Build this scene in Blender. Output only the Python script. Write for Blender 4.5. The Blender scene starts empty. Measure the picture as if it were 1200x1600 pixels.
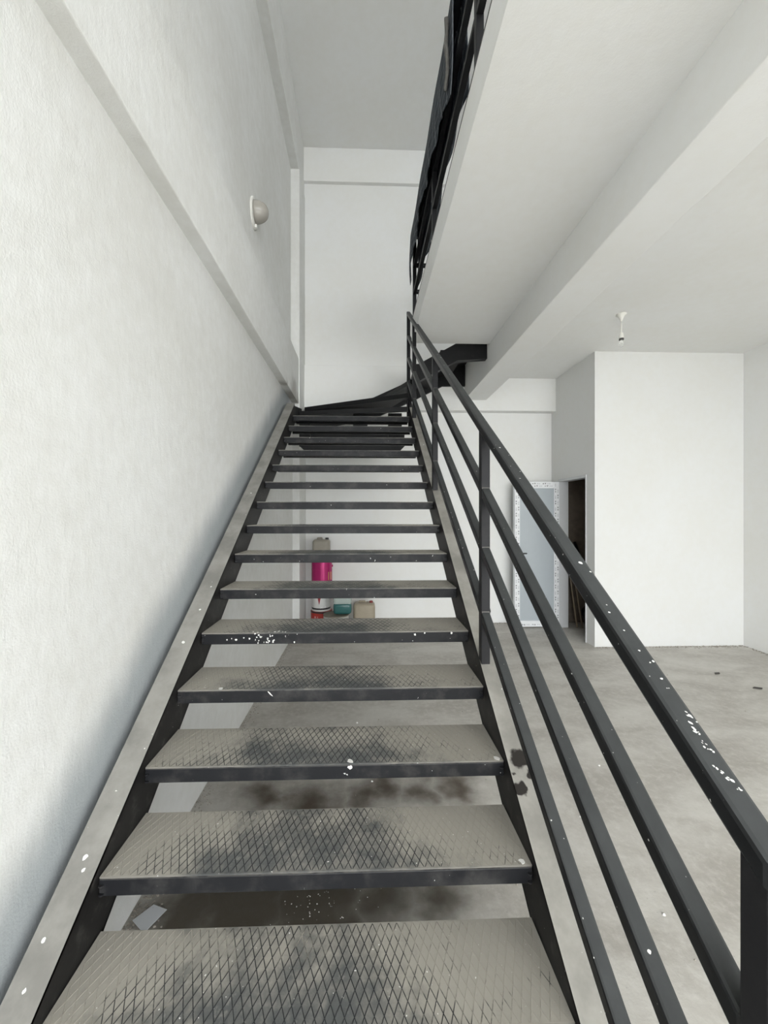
import bpy, bmesh, math, random
from mathutils import Vector, Matrix
random.seed(7)
S = bpy.context.scene
COL = S.collection

# ------------------------------------------------------------------ camera
EYE = 1.60
cam_d = bpy.data.cameras.new('camera'); cam = bpy.data.objects.new('camera', cam_d); COL.objects.link(cam)
cam_d.sensor_fit = 'VERTICAL'; cam_d.sensor_height = 36.0; cam_d.lens = 36.0*600/1600
cam_d.shift_x = 13.5/1600; cam_d.shift_y = 4.0/1600
cam_d.clip_start = 0.02; cam_d.clip_end = 200
cam.location = (0, 0, EYE); cam.rotation_euler = (math.pi/2, 0, -math.radians(1.77))
S.camera = cam

# ------------------------------------------------------------------ sky and daylight
W = bpy.data.worlds.new('overcast_sky'); S.world = W; W.use_nodes = True
bg = W.node_tree.nodes['Background']; bg.inputs[0].default_value = (0.955, 0.98, 1.0, 1); bg.inputs[1].default_value = 1.0
def portal(name, x0, x1, z0, z1, y):
    d = bpy.data.lights.new(name, 'AREA'); d.shape = 'RECTANGLE'; d.size = x1-x0; d.size_y = z1-z0
    d.cycles.is_portal = True
    o = bpy.data.objects.new(name, d); COL.objects.link(o)
    o.location = ((x0+x1)/2, y, (z0+z1)/2); o.rotation_euler = (math.pi/2, 0, 0)   # shines towards +Y
    return o
OPEN_LOW = (-0.75, 4.45, 0.0, 3.15); OPEN_UP = (-0.60, 4.30, 4.70, 6.10); FRONT_Y = -3.2
portal('daylight_shop_front', *OPEN_LOW, FRONT_Y-0.1)
portal('daylight_upper_window', *OPEN_UP, FRONT_Y-0.1)
S.view_settings.view_transform = 'Standard'; S.view_settings.look = 'None'
S.view_settings.gamma = 1.0; S.view_settings.use_curve_mapping = False
S.view_settings.exposure = 3.25

# ------------------------------------------------------------------ material helpers
def newmat(name):
    m = bpy.data.materials.new(name); m.use_nodes = True
    nt = m.node_tree; return m, nt, nt.nodes['Principled BSDF']
def N(nt, t, **kw):
    n = nt.nodes.new(t)
    for k, v in kw.items(): setattr(n, k, v)
    return n
def link(nt, a, b): nt.links.new(a, b)
def val(nt, sock, v):
    if hasattr(v, 'links') or hasattr(v, 'is_output'): nt.links.new(v, sock)
    else: sock.default_value = v
def math_(nt, op, a, b=0.0, clamp=False):
    n = N(nt, 'ShaderNodeMath', operation=op, use_clamp=clamp); val(nt, n.inputs[0], a); val(nt, n.inputs[1], b); return n.outputs[0]
def mixc(nt, f, a, b):
    n = N(nt, 'ShaderNodeMix', data_type='RGBA'); val(nt, n.inputs[0], f)
    for s, v in ((n.inputs[6], a), (n.inputs[7], b)):
        if isinstance(v, tuple): s.default_value = (*v[:3], 1)
        else: nt.links.new(v, s)
    return n.outputs[2]
def ramp(nt, f, lo, hi):
    n = N(nt, 'ShaderNodeMapRange', interpolation_type='SMOOTHSTEP'); val(nt, n.inputs[0], f)
    n.inputs[1].default_value = lo; n.inputs[2].default_value = hi; return n.outputs[0]
def noise(nt, vec, scale, detail=4, rough=0.55, dist=0.0):
    n = N(nt, 'ShaderNodeTexNoise'); n.inputs['Scale'].default_value = scale; n.inputs['Detail'].default_value = detail
    n.inputs['Roughness'].default_value = rough; n.inputs['Distortion'].default_value = dist
    if vec is not None: nt.links.new(vec, n.inputs['Vector'])
    return n.outputs[0]
def coords(nt, rnd=False):
    v = N(nt, 'ShaderNodeTexCoord').outputs['Object']
    if rnd:
        oi = N(nt, 'ShaderNodeObjectInfo'); a = N(nt, 'ShaderNodeVectorMath', operation='SCALE')
        a.inputs[0].default_value = (37.1, 19.3, 53.7); nt.links.new(oi.outputs['Random'], a.inputs[3])
        b = N(nt, 'ShaderNodeVectorMath', operation='ADD'); nt.links.new(v, b.inputs[0]); nt.links.new(a.outputs[0], b.inputs[1])
        return v, b.outputs[0]
    return v
def bump(nt, bsdf, h, strength, dist=0.01):
    b = N(nt, 'ShaderNodeBump'); b.inputs['Strength'].default_value = strength; b.inputs['Distance'].default_value = dist
    nt.links.new(h, b.inputs['Height']); nt.links.new(b.outputs[0], bsdf.inputs['Normal'])
def blobs(nt, vec, pts, warp=0.12, wscale=9.0):
    """mask of irregular stains: pts = (x, y, z, radius)"""
    n = N(nt, 'ShaderNodeTexNoise'); n.inputs['Scale'].default_value = wscale; n.inputs['Detail'].default_value = 5
    nt.links.new(vec, n.inputs['Vector'])
    s = N(nt, 'ShaderNodeVectorMath', operation='SUBTRACT'); nt.links.new(n.outputs['Color'], s.inputs[0]); s.inputs[1].default_value = (.5, .5, .5)
    m = N(nt, 'ShaderNodeVectorMath', operation='SCALE'); nt.links.new(s.outputs[0], m.inputs[0]); m.inputs[3].default_value = warp
    a = N(nt, 'ShaderNodeVectorMath', operation='ADD'); nt.links.new(vec, a.inputs[0]); nt.links.new(m.outputs[0], a.inputs[1])
    out = None
    for (x, y, z, r, soft) in pts:
        d = N(nt, 'ShaderNodeVectorMath', operation='DISTANCE'); nt.links.new(a.outputs[0], d.inputs[0]); d.inputs[1].default_value = (x, y, z)
        k = ramp(nt, d.outputs['Value'], r, r*(1-soft))
        out = k if out is None else math_(nt, 'MAXIMUM', out, k)
    return out
def plaster(name, col, bumpk=0.25, var=0.05):
    m, nt, b = newmat(name); v = coords(nt)
    n1 = noise(nt, v, 1.3, 3); n2 = noise(nt, v, 14, 5)
    f = math_(nt, 'ADD', math_(nt, 'MULTIPLY', n1, 0.6), math_(nt, 'MULTIPLY', n2, 0.4))
    dark = tuple(c*(1-var*2.2)*k for c, k in zip(col, (1.0, .99, .965)))
    link(nt, mixc(nt, ramp(nt, f, .3, .7), dark, col), b.inputs['Base Color'])
    b.inputs['Roughness'].default_value = 0.85; b.inputs['Specular IOR Level'].default_value = 0.25
    st = N(nt, 'ShaderNodeMapping'); st.inputs['Scale'].default_value = (1, 1, .45); link(nt, v, st.inputs[0])
    h = math_(nt, 'ADD', noise(nt, st.outputs[0], 26, 6, .65), math_(nt, 'MULTIPLY', noise(nt, v, 150, 2), .35))
    bump(nt, b, h, bumpk, .012)
    return m
def simple(name, col, rough=.5, metal=0., var=.12, nscale=20, bumpk=0.0, spec=.5, trans=0.0, alpha=1.0):
    m, nt, b = newmat(name); v = coords(nt)
    link(nt, mixc(nt, noise(nt, v, nscale, 4), tuple(c*(1-var) for c in col), tuple(min(1, c*(1+var)) for c in col)), b.inputs['Base Color'])
    b.inputs['Roughness'].default_value = rough; b.inputs['Metallic'].default_value = metal; b.inputs['Specular IOR Level'].default_value = spec
    b.inputs['Transmission Weight'].default_value = trans
    if bumpk: bump(nt, b, noise(nt, v, nscale*4, 3), bumpk, .004)
    return m
def steel(name, dark, dust, dust_amt, rough=.5, specks=.0, spots=None, scuff=.25):
    """black-painted steel; dust lies on faces that look upwards"""
    m, nt, b = newmat(name); v, vr = coords(nt, True)
    g = N(nt, 'ShaderNodeNewGeometry'); sep = N(nt, 'ShaderNodeSeparateXYZ'); link(nt, g.outputs['True Normal'], sep.inputs[0])
    upf = ramp(nt, sep.outputs[2], .35, .8)
    n = noise(nt, vr, 7, 6, .6)
    d = math_(nt, 'MULTIPLY', math_(nt, 'MULTIPLY', upf, ramp(nt, n, -.15, .5)), dust_amt, True)
    sc = math_(nt, 'MULTIPLY', ramp(nt, noise(nt, vr, 16, 8, .7), .5, .75), scuff)
    d = math_(nt, 'MAXIMUM', d, sc)
    dk = mixc(nt, noise(nt, vr, 4, 3), tuple(c*.75 for c in dark), tuple(c*1.3 for c in dark))
    du = mixc(nt, ramp(nt, noise(nt, vr, 5, 5, .65), .3, .7), tuple(c*.78 for c in dust), tuple(c*1.15 for c in dust))
    c = mixc(nt, d, dk, du)
    if specks:
        w = ramp(nt, noise(nt, vr, 90, 1, .4), 1-specks, 1-specks+.03)
        c = mixc(nt, w, c, (.75, .74, .70))
    if spots:
        c = mixc(nt, blobs(nt, v, spots, .05, 22), c, (.022, .019, .017))
    link(nt, c, b.inputs['Base Color'])
    link(nt, math_(nt, 'ADD', math_(nt, 'MULTIPLY', d, .35), rough, True), b.inputs['Roughness'])
    b.inputs['Specular IOR Level'].default_value = .22
    bump(nt, b, noise(nt, vr, 60, 4), .12, .003)
    return m

WHITE = (.80, .805, .79)
M = {}
M['wall'] = plaster('white_plaster', WHITE)
M['wall2'] = plaster('smooth_white_plaster', (.83, .835, .825), .10, .012)
M['cabin'] = plaster('cabin_white_plaster', (.755, .76, .75), .08, .012)
M['ceil'] = plaster('ceiling_plaster', (.84, .845, .835), .10, .015)
M['raw'] = plaster('bare_brown_render', (.23, .19, .155), .4, .2)
M['dark'] = steel('black_painted_steel', (.009, .0092, .010), (.10, .092, .083), .3, .45, .0, None, .08)
M['rail'] = steel('black_painted_tube', (.0095, .0102, .0112), (.066, .070, .070), .62, .36, .225, None, .16)
M['dullrail'] = steel('dull_black_tube', (.012, .012, .0135), (.07, .068, .066), .4, .5, .0, None, .15)
M['string'] = steel('dusty_steel_channel', (.013, .0125, .012), (.265, .257, .235), 1.3, .5, .20, None, .2)
M['string_r'] = steel('dusty_stained_channel', (.013, .0125, .012), (.27, .26, .235), 1.3, .5, .20,
    [(.575, 1.405, .70, .036, .25), (.60, 1.40, .70, .03, .25), (.545, 1.33, .645, .028, .25), (.535, 1.37, .66, .016, .3), (.60, 1.36, .67, .02, .3)], .2)
M['wtread'] = steel('dusty_winder_plate', (.016, .016, .017), (.20, .185, .16), 1.0, .5, .0, None, .12)
# the wall along the stringer has a soft blue-grey band, fading above and below
def banded_wall():
    m = plaster('grey_banded_white_plaster', WHITE); nt = m.node_tree; b = nt.nodes['Principled BSDF']
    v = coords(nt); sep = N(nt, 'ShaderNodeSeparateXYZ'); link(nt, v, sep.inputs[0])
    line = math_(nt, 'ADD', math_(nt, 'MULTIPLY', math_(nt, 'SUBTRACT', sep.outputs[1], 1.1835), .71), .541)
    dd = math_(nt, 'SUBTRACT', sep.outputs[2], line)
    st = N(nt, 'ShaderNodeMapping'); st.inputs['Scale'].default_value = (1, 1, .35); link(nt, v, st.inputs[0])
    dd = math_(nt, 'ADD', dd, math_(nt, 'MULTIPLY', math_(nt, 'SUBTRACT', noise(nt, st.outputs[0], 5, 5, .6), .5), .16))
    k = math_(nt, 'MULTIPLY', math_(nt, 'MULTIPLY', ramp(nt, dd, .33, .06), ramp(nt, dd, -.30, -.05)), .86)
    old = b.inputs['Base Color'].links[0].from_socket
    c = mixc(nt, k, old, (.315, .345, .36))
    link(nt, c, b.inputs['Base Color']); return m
M['banded'] = banded_wall()
def smudged():
    m = plaster('smudged_beam_plaster', WHITE); nt = m.node_tree; b = nt.nodes['Principled BSDF']
    k = math_(nt, 'MULTIPLY', blobs(nt, coords(nt), [(-.90, 4.75, 3.06, .30, .7), (-.91, 4.3, 3.06, .12, 1), (-.90, 5.0, 3.06, .2, 1)], .2, 7), .6)
    old = b.inputs['Base Color'].links[0].from_socket
    link(nt, mixc(nt, k, old, (.25, .225, .19)), b.inputs['Base Color']); return m
M['smudged'] = smudged()

# floor: power-floated concrete with oil stains
def concrete():
    m, nt, b = newmat('stained_concrete'); v = coords(nt)
    st = N(nt, 'ShaderNodeMapping'); st.inputs['Scale'].default_value = (.7, 1.4, 1); st.inputs['Rotation'].default_value = (0, 0, .5); link(nt, v, st.inputs[0])
    n1 = noise(nt, st.outputs[0], 2.2, 6, .62, .4); n2 = noise(nt, v, 22, 6, .7)
    c = mixc(nt, ramp(nt, n1, .3, .72), (.40, .375, .335), (.60, .58, .535))
    c = mixc(nt, math_(nt, 'MULTIPLY', ramp(nt, n2, .42, .72), .5), c, (.66, .64, .60))
    c = mixc(nt, math_(nt, 'MULTIPLY', ramp(nt, noise(nt, v, 75, 3), .64, .78), .45), c, (.22, .20, .17))
    oil = blobs(nt, v, [(-.55, 2.22, 0, .22, 1), (-.30, 2.15, 0, .26, .9), (.02, 2.20, 0, .20, 1), (.12, 2.26, 0, .22, .9), (.33, 2.18, 0, .2, 1), (.55, 2.2, 0, .2, 1)], .34, 5)
    c = mixc(nt, math_(nt, 'MULTIPLY', oil, .92), c, (.058, .036, .018))
    oil2 = blobs(nt, v, [(-.72, 1.58, 0, .26, .8), (-.5, 1.58, 0, .40, .7), (-.2, 1.56, 0, .40, .7), (.08, 1.60, 0, .30, 1), (.30, 1.60, 0, .22, 1), (-.7, 1.75, 0, .22, 1)], .3, 6)
    c = mixc(nt, math_(nt, 'MULTIPLY', oil2, .92), c, (.050, .038, .022))
    link(nt, c, b.inputs['Base Color'])
    link(nt, math_(nt, 'ADD', math_(nt, 'MULTIPLY', n1, .3), .45), b.inputs['Roughness'])
    bump(nt, b, math_(nt, 'ADD', n2, math_(nt, 'MULTIPLY', n1, 1.5)), .25, .01)
    return m
M['floor'] = concrete()

# stair treads: dusty chequer plate, dark where feet have worn the dust away
def tread_mat(name, ribs):
    m, nt, b = newmat(name); v, vr = coords(nt, True)
    sep = N(nt, 'ShaderNodeSeparateXYZ'); link(nt, v, sep.inputs[0])
    ax = math_(nt, 'ABSOLUTE', math_(nt, 'ADD', sep.outputs[0], .06))
    mid = ramp(nt, ax, .62, .12)                                   # the middle is walked on
    fr = ramp(nt, sep.outputs[1], .22, .02)                        # so is the front
    n = noise(nt, vr, 6.5, 5, .6); n2 = noise(nt, vr, 28, 5, .65)
    wear = math_(nt, 'ADD', math_(nt, 'MULTIPLY', mid, .36), math_(nt, 'MULTIPLY', fr, .16))
    wear = math_(nt, 'ADD', wear, math_(nt, 'SUBTRACT', math_(nt, 'MULTIPLY', n, .75), .28))
    wear = math_(nt, 'ADD', wear, math_(nt, 'MULTIPLY', math_(nt, 'SUBTRACT', n2, .5), .35))
    if ribs:
        wear = math_(nt, 'ADD', wear, math_(nt, 'MULTIPLY', math_(nt, 'SUBTRACT', noise(nt, vr, 45, 3), .5), .4)); w = ramp(nt, wear, .24, .46); c = mixc(nt, w, (.335, .312, .268), (.020, .022, .025))
    else:
        w = ramp(nt, wear, .30, .66); c = mixc(nt, math_(nt, 'MULTIPLY', w, .85), (.355, .335, .292), (.046, .055, .062))
        c = mixc(nt, math_(nt, 'MULTIPLY', ramp(nt, n2, .58, .75), .4), c, (.46, .44, .39))
        c = mixc(nt, ramp(nt, noise(nt, vr, 100, 1, .4), .765, .78), c, (.72, .71, .68))
    g = N(nt, 'ShaderNodeNewGeometry'); sn = N(nt, 'ShaderNodeSeparateXYZ'); link(nt, g.outputs['True Normal'], sn.inputs[0])
    c = mixc(nt, ramp(nt, sn.outputs[2], -.2, .2), (.016, .016, .017), c)
    link(nt, c, b.inputs['Base Color']); b.inputs['Roughness'].default_value = .62 if not ribs else .45
    bump(nt, b, noise(nt, vr, 90, 4), .2, .002)
    return m
M['tread'] = tread_mat('dusty_chequer_plate', False); M['rib'] = tread_mat('chequer_ribs', True)
def lip_mat():
    m, nt, b = newmat('scuffed_black_lip'); v, vr = coords(nt, True)
    sep = N(nt, 'ShaderNodeSeparateXYZ'); link(nt, v, sep.inputs[0])
    n = noise(nt, vr, 9, 7, .65)
    c = mixc(nt, math_(nt, 'MULTIPLY', ramp(nt, n, .45, .75), .45), (.0115, .012, .0140), (.085, .082, .078))
    edge = math_(nt, 'MULTIPLY', ramp(nt, sep.outputs[2], -.0075, -.001), ramp(nt, noise(nt, vr, 16, 4), .34, .52))
    c = mixc(nt, math_(nt, 'MULTIPLY', edge, .8), c, (.40, .38, .34))
    c = mixc(nt, ramp(nt, noise(nt, vr, 70, 2, .4), .765, .78), c, (.7, .7, .68))
    link(nt, c, b.inputs['Base Color']); b.inputs['Roughness'].default_value = .45; b.inputs['Specular IOR Level'].default_value = .22
    return m
M['lip'] = lip_mat()
M['splat'] = simple('white_paint_splash', (.80, .79, .76), .5, 0, .05)

# ------------------------------------------------------------------ mesh helpers
def mesh_obj(name, verts, faces, mat, parent=None, loc=None, bevel=0.0, smooth=False):
    me = bpy.data.meshes.new(name); me.from_pydata([tuple(v) for v in verts], [], faces); me.update()
    bm = bmesh.new(); bm.from_mesh(me); bmesh.ops.recalc_face_normals(bm, faces=bm.faces); bm.to_mesh(me); bm.free()
    if smooth:
        for p in me.polygons: p.use_smooth = True
    if mat: me.materials.append(mat)
    o = bpy.data.objects.new(name, me); COL.objects.link(o)
    if parent: o.parent = parent
    if loc: o.location = loc
    if bevel:
        b = o.modifiers.new('bevel', 'BEVEL'); b.width = bevel; b.segments = 2; b.limit_method = 'ANGLE'
    return o
class MB:
    def __init__(s): s.v = []; s.f = []
    def add(s, vs, fs):
        o = len(s.v); s.v += [tuple(v) for v in vs]; s.f += [tuple(i+o for i in f) for f in fs]; return s
    def box(s, x0, x1, y0, y1, z0, z1):
        return s.add([(x0,y0,z0),(x1,y0,z0),(x1,y1,z0),(x0,y1,z0),(x0,y0,z1),(x1,y0,z1),(x1,y1,z1),(x0,y1,z1)],
                     [(0,3,2,1),(4,5,6,7),(0,1,5,4),(1,2,6,5),(2,3,7,6),(3,0,4,7)])
    def prism(s, poly, axis, a0, a1):
        """extrude a 2D polygon along an axis: 'x' poly=(y,z), 'y' poly=(x,z), 'z' poly=(x,y)"""
        n = len(poly)
        def P(p, a): return (a, p[0], p[1]) if axis == 'x' else ((p[0], a, p[1]) if axis == 'y' else (p[0], p[1], a))
        vs = [P(p, a0) for p in poly]+[P(p, a1) for p in poly]
        return s.add(vs, [tuple(range(n)), tuple(range(2*n-1, n-1, -1))]+[(i, (i+1) % n, (i+1) % n+n, i+n) for i in range(n)])
    def lathe(s, prof, c=(0,0,0), seg=32, axis='z'):
        vs = []
        for (r, z) in prof:
            for k in range(seg):
                a = 2*math.pi*k/seg; p = (r*math.cos(a), r*math.sin(a), z)
                if axis == 'x': p = (z, r*math.cos(a), r*math.sin(a))
                vs.append((p[0]+c[0], p[1]+c[1], p[2]+c[2]))
        fs = []
        for i in range(len(prof)-1):
            for k in range(seg):
                k2 = (k+1) % seg; fs.append((i*seg+k, i*seg+k2, (i+1)*seg+k2, (i+1)*seg+k))
        fs.append(tuple(range(seg))); fs.append(tuple((len(prof)-1)*seg+k for k in reversed(range(seg))))
        return s.add(vs, fs)
    def tube(s, pts, r, seg=10):
        n0 = len(s.v); pts = [Vector(p) for p in pts]; vs = []; fs = []
        for i, p in enumerate(pts):
            d = (pts[min(i+1, len(pts)-1)]-pts[max(i-1, 0)]).normalized()
            u = d.orthogonal().normalized() if i == 0 else (u - d*u.dot(d)).normalized()
            w = d.cross(u)
            for k in range(seg):
                a = 2*math.pi*k/seg; vs.append(p+u*r*math.cos(a)+w*r*math.sin(a))
        for i in range(len(pts)-1):
            for k in range(seg):
                k2 = (k+1) % seg; fs.append((i*seg+k, i*seg+k2, (i+1)*seg+k2, (i+1)*seg+k))
        fs.append(tuple(range(seg))); fs.append(tuple((len(pts)-1)*seg+k for k in reversed(range(seg))))
        return s.add(vs, fs)
    def obj(s, name, mat, parent=None, **kw): return mesh_obj(name, s.v, s.f, mat, parent, **kw)
def tag(o, label=None, cat=None, group=None, kind=None):
    if label: o['label'] = label
    if cat: o['category'] = cat
    if group: o['group'] = group
    if kind: o['kind'] = kind
    return o
def empty(name, loc, label, cat, group=None):
    o = bpy.data.objects.new(name, None); COL.objects.link(o); o.location = loc; o.empty_display_size = .1
    return tag(o, label, cat, group)
def struct(o, label, cat='wall'): return tag(o, label, cat, None, 'structure')

# ------------------------------------------------------------------ the shell
CEIL, SLAB0, SLAB1 = 6.83, 3.57, 3.81
XL, XR, YB = -.933, 4.64, 5.62
struct(MB().box(-1.15, 4.9, -3.4, 5.80, -.15, 0).obj('floor', M['floor']), 'grey concrete floor with brown oil stains under the stairs', 'floor')
struct(MB().box(-1.15, XL, -3.2, YB, 0, 3.10).obj('wall_left', M['banded']), 'rough white plaster wall beside the stairs, below the beam')
struct(MB().box(-1.15, -.955, -3.2, YB, 3.65, 6.15).obj('wall_left_upper', M['wall']), 'white upper wall above the beam, carrying the bulkhead lamp')
struct(MB().box(-1.15, -.852, -3.2, YB, 3.06, 3.65).obj('trim_1', M['smudged'], bevel=.006), 'long white beam running along the wall above the stairs', 'beam')
struct(MB().box(-1.15, -.850, -3.2, YB, 6.15, CEIL).obj('trim_2', M['wall'], bevel=.006), 'topmost white beam under the high ceiling along the lamp wall', 'beam')
struct(MB().box(-1.15, -.840, 5.08, YB, 0, 6.15).obj('trim_3', M['wall'], bevel=.006), 'narrow white corner column behind the stairs', 'column')
struct(MB().box(-1.15, 4.9, YB, 5.80, 0, 6.95).obj('wall_back', M['wall2']), 'white back wall behind the stairs')
struct(MB().box(-.90, XR, 5.545, YB, 3.73, 6.35).obj('wall_back_upper', M['wall2']), 'white upper back wall of the stairwell between two beams')
struct(MB().box(-.90, 2.84, 5.49, YB, 3.10, 3.73).obj('trim_4', M['wall2'], bevel=.006), 'white beam across the back wall at mezzanine height', 'beam')
struct(MB().box(-.90, XR, 5.49, YB, 6.35, CEIL).obj('trim_5', M['wall2'], bevel=.006), 'white beam across the back wall under the high ceiling', 'beam')
struct(MB().box(XR, 4.9, -3.2, YB, 0, 6.95).obj('wall_right', M['wall2']), 'plain white side wall at the far edge of the shop')
struct(MB().box(-1.15, 4.9, -3.4, 5.80, CEIL, 6.95).obj('ceiling', M['ceil']), 'high white ceiling over the stairwell', 'ceiling')
slab = MB().prism([(.552, -3.2), (XR, -3.2), (XR, YB), (1.455, YB), (1.455, 4.40), (.552, 4.40)], 'z', SLAB0, SLAB1)
struct(slab.obj('ceiling_mezzanine', M['ceil'], bevel=.004), 'white underside and edge of the mezzanine slab', 'ceiling')
struct(MB().box(1.455, 1.768, -3.2, 5.49, 3.25, SLAB0+.01).obj('trim_6', M['wall2'], bevel=.006), 'deep white beam hanging below the mezzanine slab', 'beam')
# cabin in the corner
cab = MB()
cab.box(2.79, XR, 4.55, 4.65, 0, SLAB0); cab.box(2.79, 2.89, 4.65, 4.715, 0, SLAB0); cab.box(2.79, 2.89, 5.40, YB, 0, SLAB0); cab.box(2.79, 2.89, 4.715, 5.40, 2.10, SLAB0)
struct(cab.obj('wall_partition', M['cabin']), 'bright white cabin wall with a doorway in its side')
inn = MB(); inn.box(2.895, XR-.003, 5.60, YB-.003, 0.002, SLAB0-.01); inn.box(4.60, XR-.003, 4.66, 5.60, 0.002, SLAB0-.01); inn.box(2.895, 4.60, 4.655, 4.675, 0.002, SLAB0-.01)
struct(inn.obj('wall_cabin_inside', M['raw']), 'bare brown rendered wall inside the dark cabin')
# shop front behind the photographer: two big glazed openings towards the street
fr = MB(); y0, y1 = -3.4, FRONT_Y
a, b_, c, d = OPEN_LOW; e, f, g, h = OPEN_UP
fr.box(-1.15, a, y0, y1, 0, 6.95); fr.box(b_, 4.9, y0, y1, 0, 6.95); fr.box(a, b_, y0, y1, d, g); fr.box(a, b_, y0, y1, h, 6.95)
fr.box(a, e, y0, y1, g, h); fr.box(f, b_, y0, y1, g, h)
struct(fr.obj('wall_front', M['wall2']), 'white street wall with wide shop front openings')
struct(MB().box(-14, 18, -26, -3.4, -.25, -.06).obj('bounce_pavement', simple('bounce_paving', (.55, .54, .51), .8, 0, .1, 3)), 'unseen grey paving added outside the shop front to bounce daylight', 'bounce_pavement')  # unseen ground, added to bounce daylight up onto the soffits

# ------------------------------------------------------------------ staircase
RISE, GO = .17, .244
TX0, TX1 = -.80, .53
T2Y, T2Z = 1.1835, .506
ty = lambda n: T2Y+GO*(n-2)
tz = lambda n: T2Z+RISE*(n-2)
st = empty('metal_staircase', (-.135, .70, 0), 'black steel staircase with dusty chequer plate treads and tube railing', 'staircase')
OFF = Vector(st.location)
def part(mb, name, mat, bevel=0.0, parent=None, smooth=False):
    """mesh given in room coordinates, hung under the staircase"""
    o = mesh_obj(name, [tuple(Vector(v)-OFF) for v in mb.v], mb.f, mat, st if parent is None else parent, bevel=bevel, smooth=smooth)
    return o

# stringers of the straight flight: channels, web to the treads, flanges outwards
STOP = lambda y: T2Z+.035+(y-T2Y)*.71
DEP = .24
def stringer(name, web0, web1, fl0, fl1, ya, yb, mat):
    mb = MB(); t = .011
    top = lambda y: STOP(y); bot = lambda y: STOP(y)-DEP
    def strip(x0, x1, up, lo):
        yz = []
        y_a = ya
        pa, pb = max(up(y_a), .0), up(yb)
        qa = lo(y_a)
        poly = [(y_a, pa), (yb, pb), (yb, lo(yb))]
        if qa < 0:
            yc = y_a+(0-qa)/.71
            poly += [(yc, 0.0), (y_a, 0.0)]
        else: poly += [(y_a, qa)]
        mb.prism(poly, 'x', x0, x1)
    strip(web0, web1, top, bot)
    strip(fl0, fl1, lambda y: top(y)+.0005, lambda y: top(y)-t)
    mb2 = mb
    yc = ya + max(0, -(bot(ya)))/.71
    mb.prism([(yc, bot(yc)), (yb, bot(yb)), (yb, bot(yb)+t), (yc, bot(yc)+t)], 'x', fl0, fl1)
    return part(mb2, name, mat)
# coordinates of materials on the stringers are room coordinates minus OFF, so shift stain centres the same way
for n in M['string_r'].node_tree.nodes:
    if n.type == 'VECT_MATH' and n.operation == 'DISTANCE':
        n.inputs[1].default_value = tuple(Vector(n.inputs[1].default_value)-OFF)
stringer('stringer', -.81, -.80, -.893, -.80, .47, 4.50, M['string'])
stringer('stringer', .53, .54, .53, .62, .47, 4.50, M['string_r'])

# treads: one mesh of each piece shared by all
def tread_meshes():
    w = (TX1-TX0)/2-.004; dpt = .25
    plate = MB().box(-w, w, .0, dpt, -.005, 0)
    ribs = MB(); p = .025; k = .4545; rw = .0013; rh = .0008
    for sgn in (1, -1):
        i = -int((w+.15)/p)
        while i*p < w+.15:
            x0 = i*p
            y_0, y_1 = .004, dpt-.004
            xa, xb = x0+sgn*k*y_0, x0+sgn*k*y_1
            ys, xs = [y_0, y_1], [xa, xb]
            lim = w-.012
            ok = True
            def clip(xx0, yy0, xx1, yy1):
                if (xx0 < -lim and xx1 < -lim) or (xx0 > lim and xx1 > lim): return None
                P = [[xx0, yy0], [xx1, yy1]]
                for q in (0, 1):
                    o = P[1-q]
                    for L in (-lim, lim):
                        if (L < 0 and P[q][0] < L) or (L > 0 and P[q][0] > L):
                            t = (L-o[0])/(P[q][0]-o[0]); P[q] = [L, o[1]+t*(P[q][1]-o[1])]
                return P
            P = clip(xa, y_0, xb, y_1)
            if P and abs(P[0][1]-P[1][1]) > .01:
                (ax, ay), (bx, by) = P
                ribs.add([(ax-rw, ay, 0), (ax+rw, ay, 0), (bx+rw, by, 0), (bx-rw, by, 0), (ax-rw*.5, ay, rh), (ax+rw*.5, ay, rh), (bx+rw*.5, by, rh), (bx-rw*.5, by, rh)],
                         [(4,5,6,7), (0,1,5,4), (1,2,6,5), (2,3,7,6), (3,0,4,7)])
            i += 1
    lip = MB().box(-w, w, -.003, .037, -.056, -.0052)
    rear = MB().box(-w, w, dpt-.035, dpt-.002, -.038, -.0052)
    tabs = MB()
    for s in (-1, 1): tabs.box(min(s*(w-.004), s*(w+.003)), max(s*(w-.004), s*(w+.003)), .004, dpt-.01, -.048, -.006)
    bolts = MB()
    for s in (-1, 1):
        for z in (-.020, -.046):
            bolts.lathe([(.001, -.0075), (.006, -.0065), (.008, -.003), (.008, 0)], (s*(w-.008), -.0035, z), 8)
    return plate, ribs, lip, rear, tabs, bolts
plate, ribs, lip, rear, tabs, bolts = tread_meshes()
# screw heads lie on the lip, axis towards the viewer
bolts.v = [(x, y, z) for (x, y, z) in bolts.v]
base = {}
for n in range(0, 16):
    loc = Vector(((TX0+TX1)/2, ty(n), tz(n)))-OFF
    if n == 0:
        tr = plate.obj('tread', M['tread'], st); tr.location = loc
        for nm, mb, mt in (('chequer_ribs', ribs, M['rib']), ('front_lip', lip, M['lip']), ('rear_angle', rear, M['dark']), ('bolt_heads', bolts, M['lip'])):
            c = mb.obj(nm, mt, tr); base[nm] = c
            if nm == 'front_lip': bv = c.modifiers.new('bevel', 'BEVEL'); bv.width = .003; bv.segments = 2
        base['tread'] = tr; base['bolt_heads']['kind'] = 'stuff'
    else:
        tr = base['tread'].copy(); COL.objects.link(tr); tr.parent = st; tr.location = loc
        for nm in ('chequer_ribs', 'front_lip', 'rear_angle', 'bolt_heads'):
            c = base[nm].copy(); COL.objects.link(c); c.parent = tr

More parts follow.
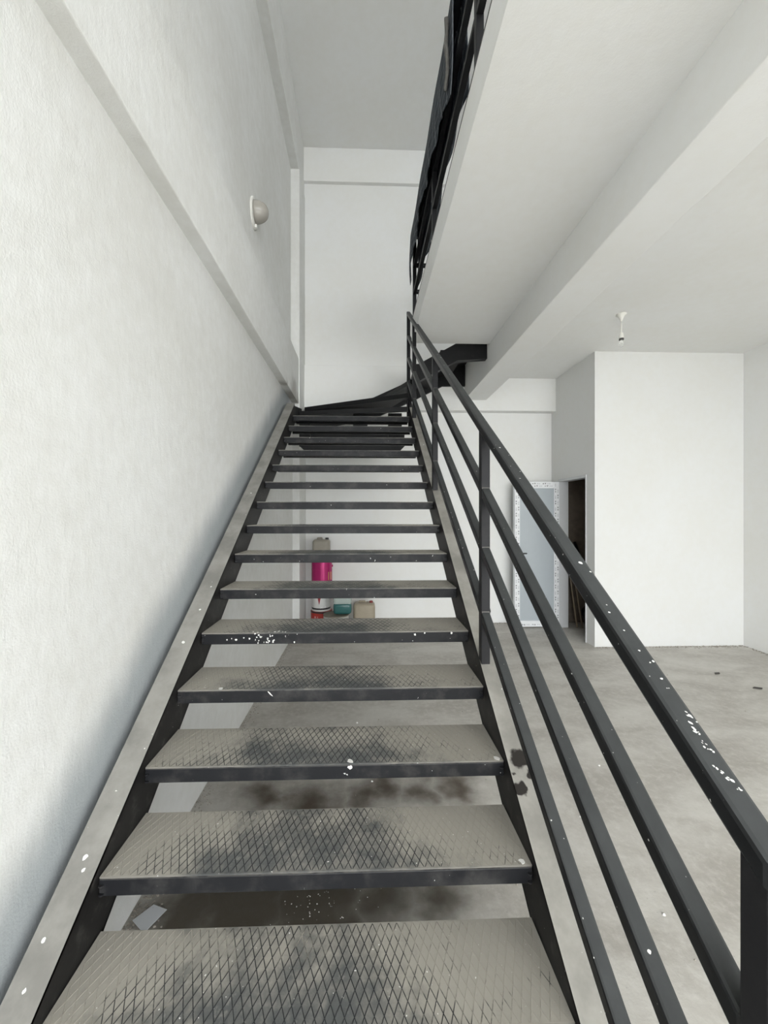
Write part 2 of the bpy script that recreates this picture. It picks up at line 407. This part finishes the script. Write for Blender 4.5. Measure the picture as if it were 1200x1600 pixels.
# winders: three wedge treads turning round the newel, then three treads climbing along the back wall
PIV = (.545, 4.52)
def plate_tread(poly, z, name='winder_tread', front=2):
    """poly: plan outline; the edge 0-1 is the nosing"""
    o = part(MB().prism(poly, 'z', z-.005, z), name, M['wtread'])
    a, b2 = Vector(poly[0]), Vector(poly[1]); nrm = Vector((-(b2-a).y, (b2-a).x)).normalized()
    cen = sum((Vector(p) for p in poly), Vector((0, 0)))/len(poly)
    if (cen-a).dot(nrm) < 0: nrm = -nrm
    q = [a, b2, b2+nrm*.04, a+nrm*.04]
    part(MB().prism([tuple(v) for v in q], 'z', z-.056, z-.0052), 'nosing', M['dark'], parent=o)
    return o
Z16 = tz(16)
plate_tread([(-.80, 4.80), (.53, 4.555), (.56, 4.62), (-.80, 5.30)], Z16)
plate_tread([(-.80, 5.24), (.54, 4.575), (.60, 4.62), (.28, 5.44), (-.80, 5.44)], Z16+RISE)
plate_tread([(.20, 5.44), (.56, 4.60), (.68, 4.60), (.68, 5.44)], Z16+2*RISE)
for k in range(3):
    x = .62+.30*k
    plate_tread([(x, 4.56), (x, 5.44), (min(x+.31, 1.45), 5.44), (min(x+.31, 1.45), 4.56)], Z16+(3+k)*RISE, 'tread')
# stringer plates of the turn
def bent(name, pts, y0, y1, dep, fl=None):
    mb = MB(); up = pts; lo = [(x, z-dep) for x, z in pts]
    for i in range(len(pts)-1):
        mb.prism([up[i], up[i+1], lo[i+1], lo[i]], 'y', y0, y1)
        if fl:
            mb.prism([up[i], up[i+1], (up[i+1][0], up[i+1][1]-.01), (up[i][0], up[i][1]-.01)], 'y', *fl)
            mb.prism([lo[i], lo[i+1], (lo[i+1][0], lo[i+1][1]+.01), (lo[i][0], lo[i][1]+.01)], 'y', *fl)
    return part(mb, name, M['dark'])
bent('stringer', [(-.83, 3.085), (.109, 3.245), (.66, 3.50), (1.13, 3.735), (1.452, 3.735)], 5.445, 5.485, .30)
bent('stringer', [(.585, 3.33), (1.10, 3.615), (1.453, 3.64)], 4.475, 4.487, .205, (4.487, 4.55))
mb = MB().prism([(4.45, STOP(4.45)), (5.08, 2.99), (5.08, 2.79), (4.45, STOP(4.45)-.2)], 'x', -.833, -.81); part(mb, 'stringer', M['dark'])
mb = MB().prism([(4.42, STOP(4.42)+.02), (4.55, 3.1), (4.55, 2.62), (4.42, STOP(4.42)-.22)], 'x', .53, .56); part(mb, 'stringer', M['dark'])
mb = MB().prism([(-.80, 2.46), (.52, 2.46), (.44, 2.375), (-.72, 2.375)], 'y', 4.72, 4.78); part(mb, 'cross_beam', M['dark'])
mb = MB().prism([(-.80, 2.66), (.52, 2.66), (.52, 2.56), (-.80, 2.56)], 'y', 4.86, 4.92); part(mb, 'cross_beam', M['dark'])
for x0, x1 in ((-.80, -.66), (-.13, .05), (.31, .48)):
    part(MB().box(x0, x1, 4.80, 4.85, 2.45, 2.87), 'bracket', M['dark'])
# railing of the straight flight
def slope_tube(name, x0, x1, z0, h, ya, yb, mat, bev=.005):
    f_ = lambda y: z0+.70*y
    return part(MB().prism([(ya, f_(ya)), (yb, f_(yb)), (yb, f_(yb)-h), (ya, f_(ya)-h)], 'x', x0, x1), name, mat, bevel=bev)
posts = [(.486, .0), (1.712, None), (2.925, None), (4.13, None), (4.66, 2.72)]
HB = .803
for (py, zb) in posts:
    z_b = STOP(py+.02)-.005 if zb is None else zb
    part(MB().prism([(py, z_b), (py+.04, z_b if zb is not None else STOP(py+.04)-.005), (py+.04, HB+.70*(py+.04)-.03), (py, HB+.70*py-.03)], 'x', .53, .57), 'post', M['dullrail'], bevel=.003)
slope_tube('handrail', .528, .572, HB, .0475, .484, 4.705, M['rail'], .008)
for z0 in (.522, .255, -.036):
    for (p, q) in zip(posts[:-1], posts[1:]):
        slope_tube('rail', .531, .569, z0, .0475, p[0]+.039, q[0]+.001, M['rail'], .006)
weld = simple('grey_weld', (.16, .15, .14), .5, .3)
for (py, zb) in posts[1:4]:
    for z0 in (.522, .255, -.036): part(MB().prism([(py-.003, z0+.70*py-.004), (py+.001, z0+.70*py+.003), (py+.001, z0+.70*py-.006)], 'x', .533, .567), 'weld_bead', weld)
part(MB().prism([(1.748, 1.155), (1.78, 1.19), (1.79, 1.20), (1.80, 1.17), (1.775, 1.12)], 'x', .566, .585), 'weld_tab', M['dark'])
# splashes of white paint on rails, flanges and treads
def splat(mb, c, n, r, sx=1.0, sy=1.0, h=.0012, rot=0.0):
    """irregular flat drop lying on a surface with normal n"""
    n = Vector(n).normalized(); u = n.orthogonal().normalized(); w = n.cross(u); k = 9; ring = []
    for i in range(k):
        a_ = 2*math.pi*i/k; rr = r*random.uniform(.65, 1.2)
        ring.append(Vector(c)+u*rr*sx*math.cos(a_)+w*rr*sy*math.sin(a_))
    top = [p+n*h for p in ring]
    mb.add(ring+top, [tuple(range(k, 2*k))]+[(i, (i+1) % k, (i+1) % k+k, i+k) for i in range(k)])
up_s = Vector((0, -.70, 1)).normalized()
sp = MB()
hr = lambda y: HB+.70*y+.0003
for (x, y) in ((.558, .640), (.554, .622), (.553, .600), (.549, .572), (.552, .560)):
    for i in range(7): splat(sp, (x+random.gauss(0, .0028), y+random.gauss(0, .008), hr(y)), up_s, random.uniform(.0005, .0022), random.uniform(.5, 1), random.uniform(.8, 2))
sp.v = [(vx, vy, max(vz, hr(vy))) for vx, vy, vz in sp.v]
for (x, y, r) in ((.553, .962, .0045), (.562, .935, .002), 
                  (.545, 1.52, .003), (.556, .70, .002), (.541, .83, .002), (.547, .79, .0015), (.550, .75, .0017), (.563, .73, .002)):
    splat(sp, (x, y, hr(y)), up_s, r, .8, 1.3)
for (x, y, r) in ((-.835, 1.99, .006), (-.845, 1.83, .007), (-.83, 2.12, .004), (-.84, 2.9, .005), (-.85, 1.20, .008), (-.838, 1.175, .006), (-.86, 1.06, .006), (-.85, .99, .005), (.565, 3.6, .004), (.58, 1.9, .004)):
    splat(sp, (x, y, STOP(y)+.0008), up_s, r)
part(sp, 'paint_splashes', M['splat'])['kind'] = 'stuff'
sp = MB()
for i in range(34):
    x = -.50+random.gauss(0, .06) if i < 26 else random.uniform(-.7, .5)
    splat(sp, (x, ty(5)-.0032, tz(5)-random.uniform(.003, .05)), (0, -1, 0), random.uniform(.0015, .006))
for i in range(8): splat(sp, (random.uniform(-.55, -.35), ty(5)+random.uniform(0, .02), tz(5)+.0005), (0, 0, 1), random.uniform(.002, .007))
for (x, n) in ((-.05, 3), (.505, 3), (.50, 2), (-.62, 4)): splat(sp, (x, ty(n)+.012, tz(n)+.0005), (0, 0, 1), .009, 1, 1.4)
splat(sp, (-.05, ty(3)-.0032, tz(3)-.012), (0, -1, 0), .008); splat(sp, (-.40, ty(4)-.0032, tz(4)-.02), (0, -1, 0), .0022, 1, 8)
splat(sp, (-.155, tz(2), .0), (0, 0, 1), .0001)
part(sp, 'paint_splashes', M['splat'])['kind'] = 'stuff'

# ------------------------------------------------------------------ railing round the mezzanine
ur = empty('mezzanine_railing', (.58, 4.38, SLAB1), 'black tube railing along the edge of the mezzanine slab overhead', 'railing'); UO = Vector(ur.location)
def upart(mb, name, mat, bevel=0.0): return mesh_obj(name, [tuple(Vector(v)-UO) for v in mb.v], mb.f, mat, ur, bevel=bevel)
for y in (4.34, 3.12, 1.90, .68, -.54): upart(MB().box(.562, .602, y, y+.04, SLAB1, 4.75), 'post', M['dullrail'], .003)
for x in (1.40,): upart(MB().box(x, x+.04, 4.34, 4.38, SLAB1, 4.75), 'post', M['dullrail'], .003)
for z in (4.40, 4.10): upart(MB().box(.564, .600, -3.19, 4.34, z, z+.036), 'rail', M['dullrail'], .003); upart(MB().box(.602, 1.40, 4.342, 4.378, z+.02, z+.056), 'rail', M['dullrail'], .003)
upart(MB().box(.560, .604, -3.19, 4.38, 4.75, 4.79), 'handrail', M['dullrail'], .004)
upart(MB().box(.604, 1.44, 4.338, 4.382, 4.75, 4.79), 'handrail', M['dullrail'], .004)
upart(MB().box(.556, .566, -3.19, 4.38, SLAB1-.015, SLAB1+.03), 'toe_angle', M['dark'])

# tarp hung over the handrail
def tarp_mat():
    m, nt, b = newmat('grid_woven_tarp'); v = coords(nt)
    sep = N(nt, 'ShaderNodeSeparateXYZ'); link(nt, v, sep.inputs[0])
    def lines(s, per): return ramp(nt, math_(nt, 'ABSOLUTE', math_(nt, 'SUBTRACT', math_(nt, 'FRACT', math_(nt, 'MULTIPLY', s, 1/per)), .5)), .43, .48)
    g_ = math_(nt, 'MAXIMUM', lines(sep.outputs[1], .11), lines(sep.outputs[2], .07))
    c = mixc(nt, noise(nt, v, 9, 5), (.022, .027, .034), (.05, .058, .07))
    c = mixc(nt, math_(nt, 'MULTIPLY', g_, .5), c, (.30, .32, .34))
    link(nt, c, b.inputs['Base Color']); b.inputs['Roughness'].default_value = .75; b.inputs['Specular IOR Level'].default_value = .15
    bump(nt, b, noise(nt, v, 25, 5), .6, .01); return m
def sheet(name, f_, nu, nv, mat, label, cat, thick=.003):
    vs = [f_(i/nu, j/nv) for i in range(nu+1) for j in range(nv+1)]
    o0 = Vector(vs[0]); fs = [(i*(nv+1)+j, i*(nv+1)+j+1, (i+1)*(nv+1)+j+1, (i+1)*(nv+1)+j) for i in range(nu) for j in range(nv)]
    o = mesh_obj(name, [tuple(Vector(v)-o0) for v in vs], fs, mat, None, loc=o0, smooth=True)
    sd = o.modifiers.new('solidify', 'SOLIDIFY'); sd.thickness = thick
    return tag(o, label, cat)
def lerp_list(pts, t):
    for (a, b2) in zip(pts[:-1], pts[1:]):
        if t <= b2[0]: k = (t-a[0])/(b2[0]-a[0]); return a[1]+(b2[1]-a[1])*k
    return pts[-1][1]
low = [(2.30, 4.12), (2.42, 4.20), (2.70, 4.36), (2.95, 4.36), (3.5, 4.47), (3.9, 4.44), (4.2, 4.36), (4.42, 4.24)]
def tarp(u, v):
    y = 2.30+2.11*u
    zl = lerp_list(low, y)+.012*math.sin(y*17); zt = 4.797+.014*math.sin(y*9); zi = 4.20+.03*math.sin(y*5)+.02*math.sin(y*13)
    if v < .4:
        k = 1-v/.4; w = .008*math.sin(y*13+k*4); return (.622+.012*k+w*k, y, zt-(zt-zi)*k)
    if v < .55:
        k = (v-.4)/.15; return (.622-.079*k, y, zt+.012*math.sin(k*math.pi))
    k = (v-.55)/.45; w = .010*math.sin(y*11+k*3)+.006*math.sin(y*29-k*5)
    return (.541-.006*math.sin(k*3)+w*k-.01*k, y, zt-(zt-zl)*k)
sheet('plastic_tarp', tarp, 70, 40, tarp_mat(), 'dark grey gridded tarp hanging over the mezzanine handrail', 'tarp')
burl = simple('dirty_sacking', (.13, .125, .115), .9, 0, .5, 40, .8)
def roll(u, v):
    y = 2.385+.012*math.sin(u*9)+(.018+.008*math.sin(u*17))*math.cos(v*2*math.pi); z = 4.70-.47*u
    return (.516+.006*math.sin(u*11)+.012*math.sin(v*2*math.pi), y-.02*u, z+.01*math.sin(v*9))
sheet('sacking_roll', roll, 24, 12, burl, 'rough grey sacking bunched at the near end of the tarp', 'sacking', .002)
def card(u, v):
    y = 2.05+2.2*u
    return (.632+.010*math.sin(u*23), y, SLAB1+.004+(.16+.035*math.sin(u*19)+.02*math.sin(u*51))*v)
sheet('cardboard_strip', card, 40, 4, simple('brown_cardboard', (.17, .145, .12), .9, 0, .3, 12), 'torn brown cardboard strip lying behind the mezzanine railing', 'cardboard', .004)

# ------------------------------------------------------------------ lamps
wl = empty('wall_lamp', (-.955, 3.36, 4.21), 'white oval bulkhead lamp with a domed shade on the upper wall', 'lamp')
plastic = simple('aged_white_plastic', (.74, .73, .69), .35, 0, .04)
glassy = simple('frosted_lamp_glass', (.36, .34, .305), .18, 0, .06)
mb = MB(); k = 40
prof = [(0, 0), (1, 0), (1, .010), (.93, .016), (0.0, .016)]
vs = []; fs = []
for (s, x) in prof[1:4]:
    for i in range(k):
        a_ = 2*math.pi*i/k; vs.append((x, .098*s*math.cos(a_), .132*s*math.sin(a_)))
for j in range(2):
    for i in range(k): fs.append((j*k+i, j*k+(i+1) % k, (j+1)*k+(i+1) % k, (j+1)*k+i))
fs += [tuple(range(k)), tuple(2*k+i for i in reversed(range(k)))]
mb.add(vs, fs); mb.obj('back_plate', plastic, wl, smooth=False)
mb = MB(); vs = []; fs = []; R = 10
for j in range(R+1):
    t = j/R*math.pi/2
    for i in range(k):
        a_ = 2*math.pi*i/k; r = max(math.cos(t)**.8, .004); vs.append((.016+.115*math.sin(t)**1.1, .080*r*math.cos(a_), .012+.092*r*math.sin(a_)))
for j in range(R):
    for i in range(k): fs.append((j*k+i, j*k+(i+1) % k, (j+1)*k+(i+1) % k, (j+1)*k+i))
fs += [tuple(range(k)), tuple(R*k+i for i in range(k))]
mb.add(vs, fs); mb.obj('dome', glassy, wl, smooth=True)
MB().box(.016, .034, -.012, .012, -.128, -.098).obj('clip', plastic, wl, bevel=.003)

pl = empty('pendant_lamp', (2.535, 3.70, SLAB0), 'white pendant lamp holder with a bare bulb under the slab', 'lamp')
wht = simple('white_porcelain', (.80, .79, .74), .35, 0, .03)
MB().lathe([(.001, -.0005), (.046, -.0005), (.046, -.008), (.030, -.018), (.016, -.045), (.010, -.072), (.001, -.073)], seg=24).obj('canopy', wht, pl, smooth=True)
MB().lathe([(.0065, -.072), (.0065, -.185)], seg=12).obj('cord', wht, pl, smooth=True)
MB().lathe([(.001, -.182), (.012, -.184), (.019, -.196), (.021, -.238), (.001, -.2385)], seg=20).obj('socket', wht, pl)
MB().lathe([(.001, -.2385), (.021, -.2385), (.022, -.254), (.018, -.2565), (.001, -.2565)], seg=20).obj('socket_ring', simple('dark_lamp_ring', (.05, .05, .05), .4), pl)
gm, nt, b = newmat('clear_bulb_glass'); b.inputs['Base Color'].default_value = (.93, .94, .92, 1); b.inputs['Transmission Weight'].default_value = .75; b.inputs['Roughness'].default_value = .12; b.inputs['IOR'].default_value = 1.2
MB().lathe([(.001, -.256), (.012, -.257), (.016, -.268), (.024, -.288), (.024, -.302), (.016, -.318), (.001, -.324)], seg=20).obj('bulb', gm, pl, smooth=True)

# ------------------------------------------------------------------ cabin door, swung open against the back wall
pvc = simple('white_pvc', (.74, .76, .78), .3, 0, .02); pvcg = simple('grey_pvc', (.62, .63, .64), .4, 0, .04)  # the frame is a greyer plastic than the door leaf
frm = MB()
frm.box(2.775, 2.90, 5.352, 5.40, 0, 2.10); frm.box(2.775, 2.90, 4.715, 4.725, 0, 2.10); frm.box(2.775, 2.90, 4.725, 5.352, 2.065, 2.10)
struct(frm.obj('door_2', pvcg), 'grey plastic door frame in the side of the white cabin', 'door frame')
dl = empty('door_1', (2.775, 5.395, 0), 'open white plastic door leaf with printed protective film, beside the cabin', 'door'); dl['kind'] = 'structure'
DW, DH = .64, 2.065
panel = simple('pale_blue_door_panel', (.42, .46, .485), .28, 0, .03)
film = simple('white_protective_film', (.80, .81, .82), .35, 0, .03)
ink = simple('dark_film_print', (.10, .10, .11), .5, 0, .05); ink2 = simple('pale_film_print', (.50, .51, .53), .5, 0, .05)
MB().box(-DW+.07, -.07, -.022, .022, .085, DH-.085).obj('panel', panel, dl)
edge = MB(); edge.box(-DW, -DW+.075, -.034, .034, .012, DH).obj('stile', pvc, dl, bevel=.003)
MB().box(-.075, 0, -.034, .034, .012, DH).obj('stile', pvc, dl, bevel=.003)
MB().box(-DW+.075, -.075, -.034, .034, .012, .10).obj('bottom_rail', pvc, dl, bevel=.003)
MB().box(-DW+.075, -.075, -.034, .034, DH-.095, DH).obj('top_rail', pvc, dl, bevel=.003)
mb = MB()
for (x0, x1, z0, z1) in ((-DW+.006, -DW+.072, .02, DH-.006), (-.072, -.006, .02, DH-.006), (-DW+.075, -.075, .02, .092), (-DW+.075, -.075, DH-.088, DH-.006)):
    o = MB().box(x0, x1, -.0352, -.0338, z0, z1).obj('protective_film', film, dl)
pr, pr2 = MB(), MB(); yq = -.0356
def tri(cx, cz, s, up=True):
    sg = 1 if up else -1
    pr.add([(cx-s, yq, cz-sg*s*.9), (cx+s, yq, cz-sg*s*.9), (cx, yq, cz+sg*s), (cx, yq+.0003, cz)], [(0, 1, 2)])
def words(cx, cz, vert, n, mbx):
    for i in range(n):
        o = (i-(n-1)/2)*.0125; w_, h_ = random.uniform(.003, .0045), random.uniform(.006, .0085)
        if vert: mbx.add([(cx-h_, yq, cz+o-w_), (cx+h_, yq, cz+o-w_), (cx+h_, yq, cz+o+w_), (cx-h_, yq, cz+o+w_)], [(0, 1, 2, 3)])
        else: mbx.add([(cx+o-w_, yq, cz-h_), (cx+o+w_, yq, cz-h_), (cx+o+w_, yq, cz+h_), (cx+o-w_, yq, cz+h_)], [(0, 1, 2, 3)])
for sx in (-DW+.022, -.055):
    for col, ph in ((0, 0.0), (.034, .085)):
        z = .09+ph
        while z < DH-.1:
            tri(sx+col, z, .011); words(sx+col, z+.055, True, 4, pr2); words(sx+col, z-.035, True, 2, pr); z += .17
for zz in (.045, DH-.028, DH-.062):
    x = -DW+.14+(.03 if zz > 1 and zz < DH-.05 else 0)
    while x < -.1:
        tri(x, zz, .011, zz < 1); words(x+.05, zz, False, 4, pr2); words(x-.03, zz, False, 2, pr); x += .15
pr.obj('film_print', ink, dl)['kind'] = 'stuff'; pr2.obj('film_print', ink2, dl)['kind'] = 'stuff'
hd = MB().box(-DW+.018, -DW+.050, -.042, -.0355, .93, 1.13).obj('handle', simple('black_door_hardware', (.02, .02, .02), .35), dl, bevel=.002)
MB().tube([(-DW+.034, -.042, 1.055), (-DW+.034, -.085, 1.055), (-DW+.05, -.09, 1.055), (-DW+.15, -.09, 1.055)], .010).obj('lever', bpy.data.materials['black_door_hardware'], hd, smooth=True)

# ------------------------------------------------------------------ things in the dark cabin
wood = simple('old_wood', (.30, .24, .17), .7, 0, .2)
def stick(name, a_, b2, r, mat, label, cat):
    a_, b2 = Vector(a_), Vector(b2); o = MB().tube([Vector((0, 0, 0)), (b2-a_)*.5, b2-a_], r).obj(name, mat, None, loc=a_, smooth=True); return tag(o, label, cat)
stick('broom_handle', (3.03, 5.36, .002), (3.00, 5.585, 1.06), .011, wood, 'thin pale stick nearest the door jamb inside the cabin', 'stick')
stick('broom_handle', (3.075, 5.30, .002), (3.06, 5.585, 1.02), .010, wood, 'thin pale stick second from the door jamb inside the cabin', 'stick')
stick('metal_pipe', (3.33, 5.12, .002), (3.08, 5.52, 1.20), .020, M['dark'], 'dark pipe leaning diagonally in the cabin doorway', 'pipe')
def lump(name, c, r, mat, label, cat, seed=1):
    rnd = random.Random(seed); bm = bmesh.new(); bmesh.ops.create_icosphere(bm, subdivisions=3, radius=1)
    ph = [rnd.uniform(0, 6) for _ in range(6)]
    for v in bm.verts:
        k_ = 1+.16*math.sin(v.co.x*4+ph[0])+.14*math.sin(v.co.y*5+ph[1])+.12*math.sin(v.co.z*6+ph[2]+v.co.x*3)
        v.co = Vector((v.co.x*r[0]*k_, v.co.y*r[1]*k_, max(v.co.z*r[2]*k_, -r[2]*.8)+r[2]*.8))
    me = bpy.data.meshes.new(name); bm.to_mesh(me); bm.free(); me.materials.append(mat)
    for p in me.polygons: p.use_smooth = True
    o = bpy.data.objects.new(name, me); COL.objects.link(o); o.location = c; return tag(o, label, cat)
lump('rubbish_bag', (3.245, 5.42, .001), (.115, .10, .19), simple('black_bag', (.018, .018, .018), .35), 'black bag slumped on the cabin floor', 'bag', 3)
lump('cloth_bundle', (3.13, 5.12, .001), (.07, .065, .085), simple('grey_rag', (.24, .23, .20), .9), 'small grey bundle beside the black bag in the cabin', 'bundle', 5)

# ------------------------------------------------------------------ cans and canisters under the stairs
def can(name, c, r, h, mat, label, cat, bands=(), lid=None, dark=None, ear=True):
    o = empty(name, c, label, cat)
    MB().lathe([(.001, .0), (r*.97, .0), (r, .006), (r, h-.006), (r*.985, h), (.001, h)], seg=36).obj('body', mat, o)
    for z, hh, m_, k_ in bands: MB().lathe([(r*.99, z), (r*k_, z+hh*.2), (r*k_, z+hh*.8), (r*.99, z+hh)], seg=36).obj('band', m_, o)
    if lid: MB().lathe([(.001, h+.001), (r*1.02, h+.001), (r*1.02, h+.014), (r*.93, h+.012), (.001, h+.010)], seg=36).obj('lid', lid, o)
    if ear:
        MB().lathe([(.001, 0), (.016, 0), (.016, .010), (.006, .014), (.001, .014)], seg=14, axis='x').obj('handle_lug', lid or mat, o, loc=(r-.002, -.03, h*.72)) if False else MB().lathe([(.001, 0), (.016, 0), (.016, .010), (.006, .014), (.001, .014)], (r-.004, 0, h*.72), 14, 'x').obj('handle_lug', lid or mat, o)
    return o
red = simple('red_can_paint', (.42, .035, .025), .35, .0, .1); pink = simple('magenta_can_metal', (.42, .018, .14), .25, .35, .08)
wlab = simple('white_can_label', (.62, .62, .60), .4, 0, .06); blk = simple('black_can_band', (.03, .03, .03), .4); dred = simple('dark_red_band', (.28, .03, .04), .35)
sx, sy = -.585, 5.335
rc = can('paint_can', (sx+.005, sy, 0), .146, .285, red, 'red paint can at the bottom of the stack under the stairs', 'can', [(.262, .022, blk, 1.015), (.13, .012, red, 1.012)], None)
wc = can('paint_can', (sx, sy, .286), .128, .372, wlab, 'white can with red diamond, between the red and pink cans', 'can', [(.0, .016, wlab, 1.03), (.02, .03, blk, 1.006), (.355, .016, wlab, 1.02)], None)
pc = can('paint_can', (sx+.01, sy, .660), .142, .322, pink, 'magenta metal can in the stack under the stairs', 'can', [(.0, .020, dred, 1.02), (.18, .008, pink, 1.012), (.30, .02, pink, 1.02)], None)
def wrap(o, pts, r, mat, name):
    """flat print wrapped on a can: pts in (angle from the front, height)"""
    vs = [(r*math.sin(a_), -r*math.cos(a_), z) for a_, z in pts]; mesh_obj(name, vs, [tuple(range(len(pts)))], mat, o)
wrap(wc, [(-.36, .23), (-.12, .10), (-.10, .095), (.14, .23), (-.11, .36)], .1295, dred, 'diamond_print')
wrap(wc, [(.0, .045), (.55, .05), (.60, .07), (.2, .068)], .1297, simple('white_print', (.85, .85, .85), .5), 'stripe_print')
wrap(pc, [(.75, .05), (1.15, .05), (1.15, .16), (.75, .16)], .1436, simple('yellow_print', (.55, .40, .08), .5), 'label_print')
for a_, w_ in ((-.62, .03), (-.50, .03), (-.30, .02)):
    wrap(rc, [(a_, .17), (a_+w_, .17), (a_+w_+.05, .225), (a_+.05, .225)], .1474, bpy.data.materials['white_print'], 'letter_print')
def canister(name, c, w, dp, h, mat, cap, label, rotz=0.0, fill=None):
    o = empty(name, c, label, 'canister'); o.rotation_euler = (0, 0, rotz)
    bm = bmesh.new(); bmesh.ops.create_cube(bm, size=1)
    for v in bm.verts: v.co = Vector((v.co.x*w, v.co.y*dp, (v.co.z+.5)*h))
    bmesh.ops.bevel(bm, geom=bm.edges[:], offset=min(w, dp)*.2, segments=4, profile=.5, affect='EDGES')
    me = bpy.data.meshes.new('body'); bm.to_mesh(me); bm.free(); me.materials.append(mat)
    for p in me.polygons: p.use_smooth = True
    b_o = bpy.data.objects.new('body', me); COL.objects.link(b_o); b_o.parent = o
    MB().tube([(-w*.25, 0, h-.012), (-w*.22, 0, h+.016), (w*.02, 0, h+.018), (w*.06, 0, h-.012)], .012).obj('grip', mat, o, smooth=True)
    MB().lathe([(.001, h-.01), (.024, h-.01), (.024, h+.020), (.020, h+.023), (.001, h+.023)], (w*.32, 0, 0), 18).obj('cap', cap, o)
    for z in (h*.33, h*.62): MB().box(-w*.40, w*.40, -dp*.5-.0015, -dp*.5+.002, z, z+.008).obj('ridge', mat, o)
    if fill: fill(o)
    return o
dirty = simple('dirty_beige_plastic', (.36, .31, .23), .5, 0, .2, 9); dirty2 = simple('grey_beige_plastic', (.30, .275, .23), .5, 0, .22, 9)
canister('jerry_can', (sx+.005, sy, .983), .235, .20, .275, dirty2, simple('black_cap', (.03, .03, .03), .4), 'dirty grey plastic canister topping the stack of cans')
canister('jerry_can', (.01, 5.27, 0), .295, .22, .395, dirty, simple('dark_red_cap', (.22, .03, .03), .4), 'beige plastic canister standing on the floor under the stairs')
bk = can('paint_bucket', (-.36, 5.06, 0), .165, .282, simple('grey_white_bucket', (.45, .45, .42), .4, 0, .2), 'low grey paint bucket under the teal jug', 'bucket', [(.20, .02, simple('bucket_print', (.16, .16, .15), .5), 1.01)], simple('dirty_lid', (.20, .18, .14), .6, 0, .4))
teal = simple('translucent_teal_plastic', (.035, .13, .125), .2, 0, .1); pale = simple('translucent_pale_plastic', (.40, .46, .43), .25, 0, .06)
def upper(o): MB().box(-.116, .116, -.095, .095, .125, .275).obj('empty_upper_part', pale, o, bevel=.03)
canister('plastic_jug', (-.275, 5.09, .298), .236, .194, .150, teal, pale, 'teal translucent plastic jug standing on the grey bucket', 0, upper)

# ------------------------------------------------------------------ litter on the floor
pp = [(-.908, 1.538), (-.858, 1.598), (-.793, 1.576), (-.833, 1.497), (-.846, 1.495)]
pc0 = Vector((-.85, 1.54, .004))
o = MB().prism([(x-pc0.x, y-pc0.y) for x, y in pp], 'z', 0, .0015).obj('paper_scrap', simple('pale_paper', (.62, .64, .66), .6, 0, .02), None, loc=pc0)
tag(o, 'torn pale paper scrap lying on the floor by the wall', 'paper')
rub = simple('rubble', (.33, .30, .26), .9, 0, .5, 30); deb = MB()
def chip(mb, x, y, s, z=0.0):
    a_ = random.uniform(0, 6.28); vs = []
    for k_ in range(5):
        t = a_+k_*2*math.pi/5+random.uniform(-.3, .3); vs.append((x+s*random.uniform(.6, 1.1)*math.cos(t), y+s*random.uniform(.5, 1)*math.sin(t), z))
    top = [(x+(v[0]-x)*.6, y+(v[1]-y)*.6, z+s*random.uniform(.4, .8)) for v in vs]
    mb.add(vs+top, [(4,3,2,1,0), (5,6,7,8,9)]+[(i, (i+1) % 5, (i+1) % 5+5, i+5) for i in range(5)])
for i in range(900): chip(deb, XL+abs(random.gauss(0, .035))+.004, random.uniform(.3, 4.9), random.uniform(.002, .0065))
for i in range(300): chip(deb, XL+abs(random.gauss(0, .05))+.01, random.uniform(1.4, 2.1), random.uniform(.003, .008))
for i in range(420): chip(deb, random.uniform(1.0, 2.77), YB-abs(random.gauss(0, .03))-.004, random.uniform(.003, .010))
for i in range(420): chip(deb, random.uniform(2.8, 4.62), 4.545-abs(random.gauss(0, .025)), random.uniform(.003, .010))
for i in range(260): chip(deb, XR-abs(random.gauss(0, .03))-.004, random.uniform(3.0, 4.5), random.uniform(.004, .011))
for i in range(150): chip(deb, random.uniform(-.5, 4.4), random.uniform(.6, 5.2), random.uniform(.002, .006))
d = deb.obj('floor_debris', rub); tag(d, 'crumbs of plaster and grit along the foot of the walls', 'debris', None, 'stuff')
deb = MB()
for i in range(70): chip(deb, random.gauss(-.18, .10), random.gauss(1.56, .06), random.uniform(.001, .0035))
for (x, y) in ((-.5, 2.5), (.05, 2.3), (-.05, 2.95), (-.15, 2.8), (1.2, 1.5), (.8, 1.2), (1.5, 2.4), (1.15, 2.0)): chip(deb, x, y, .009)
d = deb.obj('plaster_crumbs', M['splat']); tag(d, 'white plaster crumbs scattered on the floor under the stairs', 'debris', None, 'stuff')
darkbit = simple('dark_scrap', (.05, .045, .04), .7)
for i, (x, y, l, a_, lab) in enumerate(((3.55, 3.75, .035, .2, 'small dark scrap nearest the white cabin wall'), (3.62, 3.42, .04, -.3, 'dark wood splinter in the middle of the three floor scraps'), (4.05, 3.36, .08, -.5, 'longest dark splinter on the floor near the side wall'))):
    o = MB().prism([(-l, -.008), (l*.6, -.012), (l, .004), (-l*.4, .012)], 'z', 0, .010).obj('floor_splinter', darkbit, None, loc=(x, y, .001)); o.rotation_euler = (0, 0, a_)
    tag(o, lab, 'splinter', 'dark scraps on the open floor')
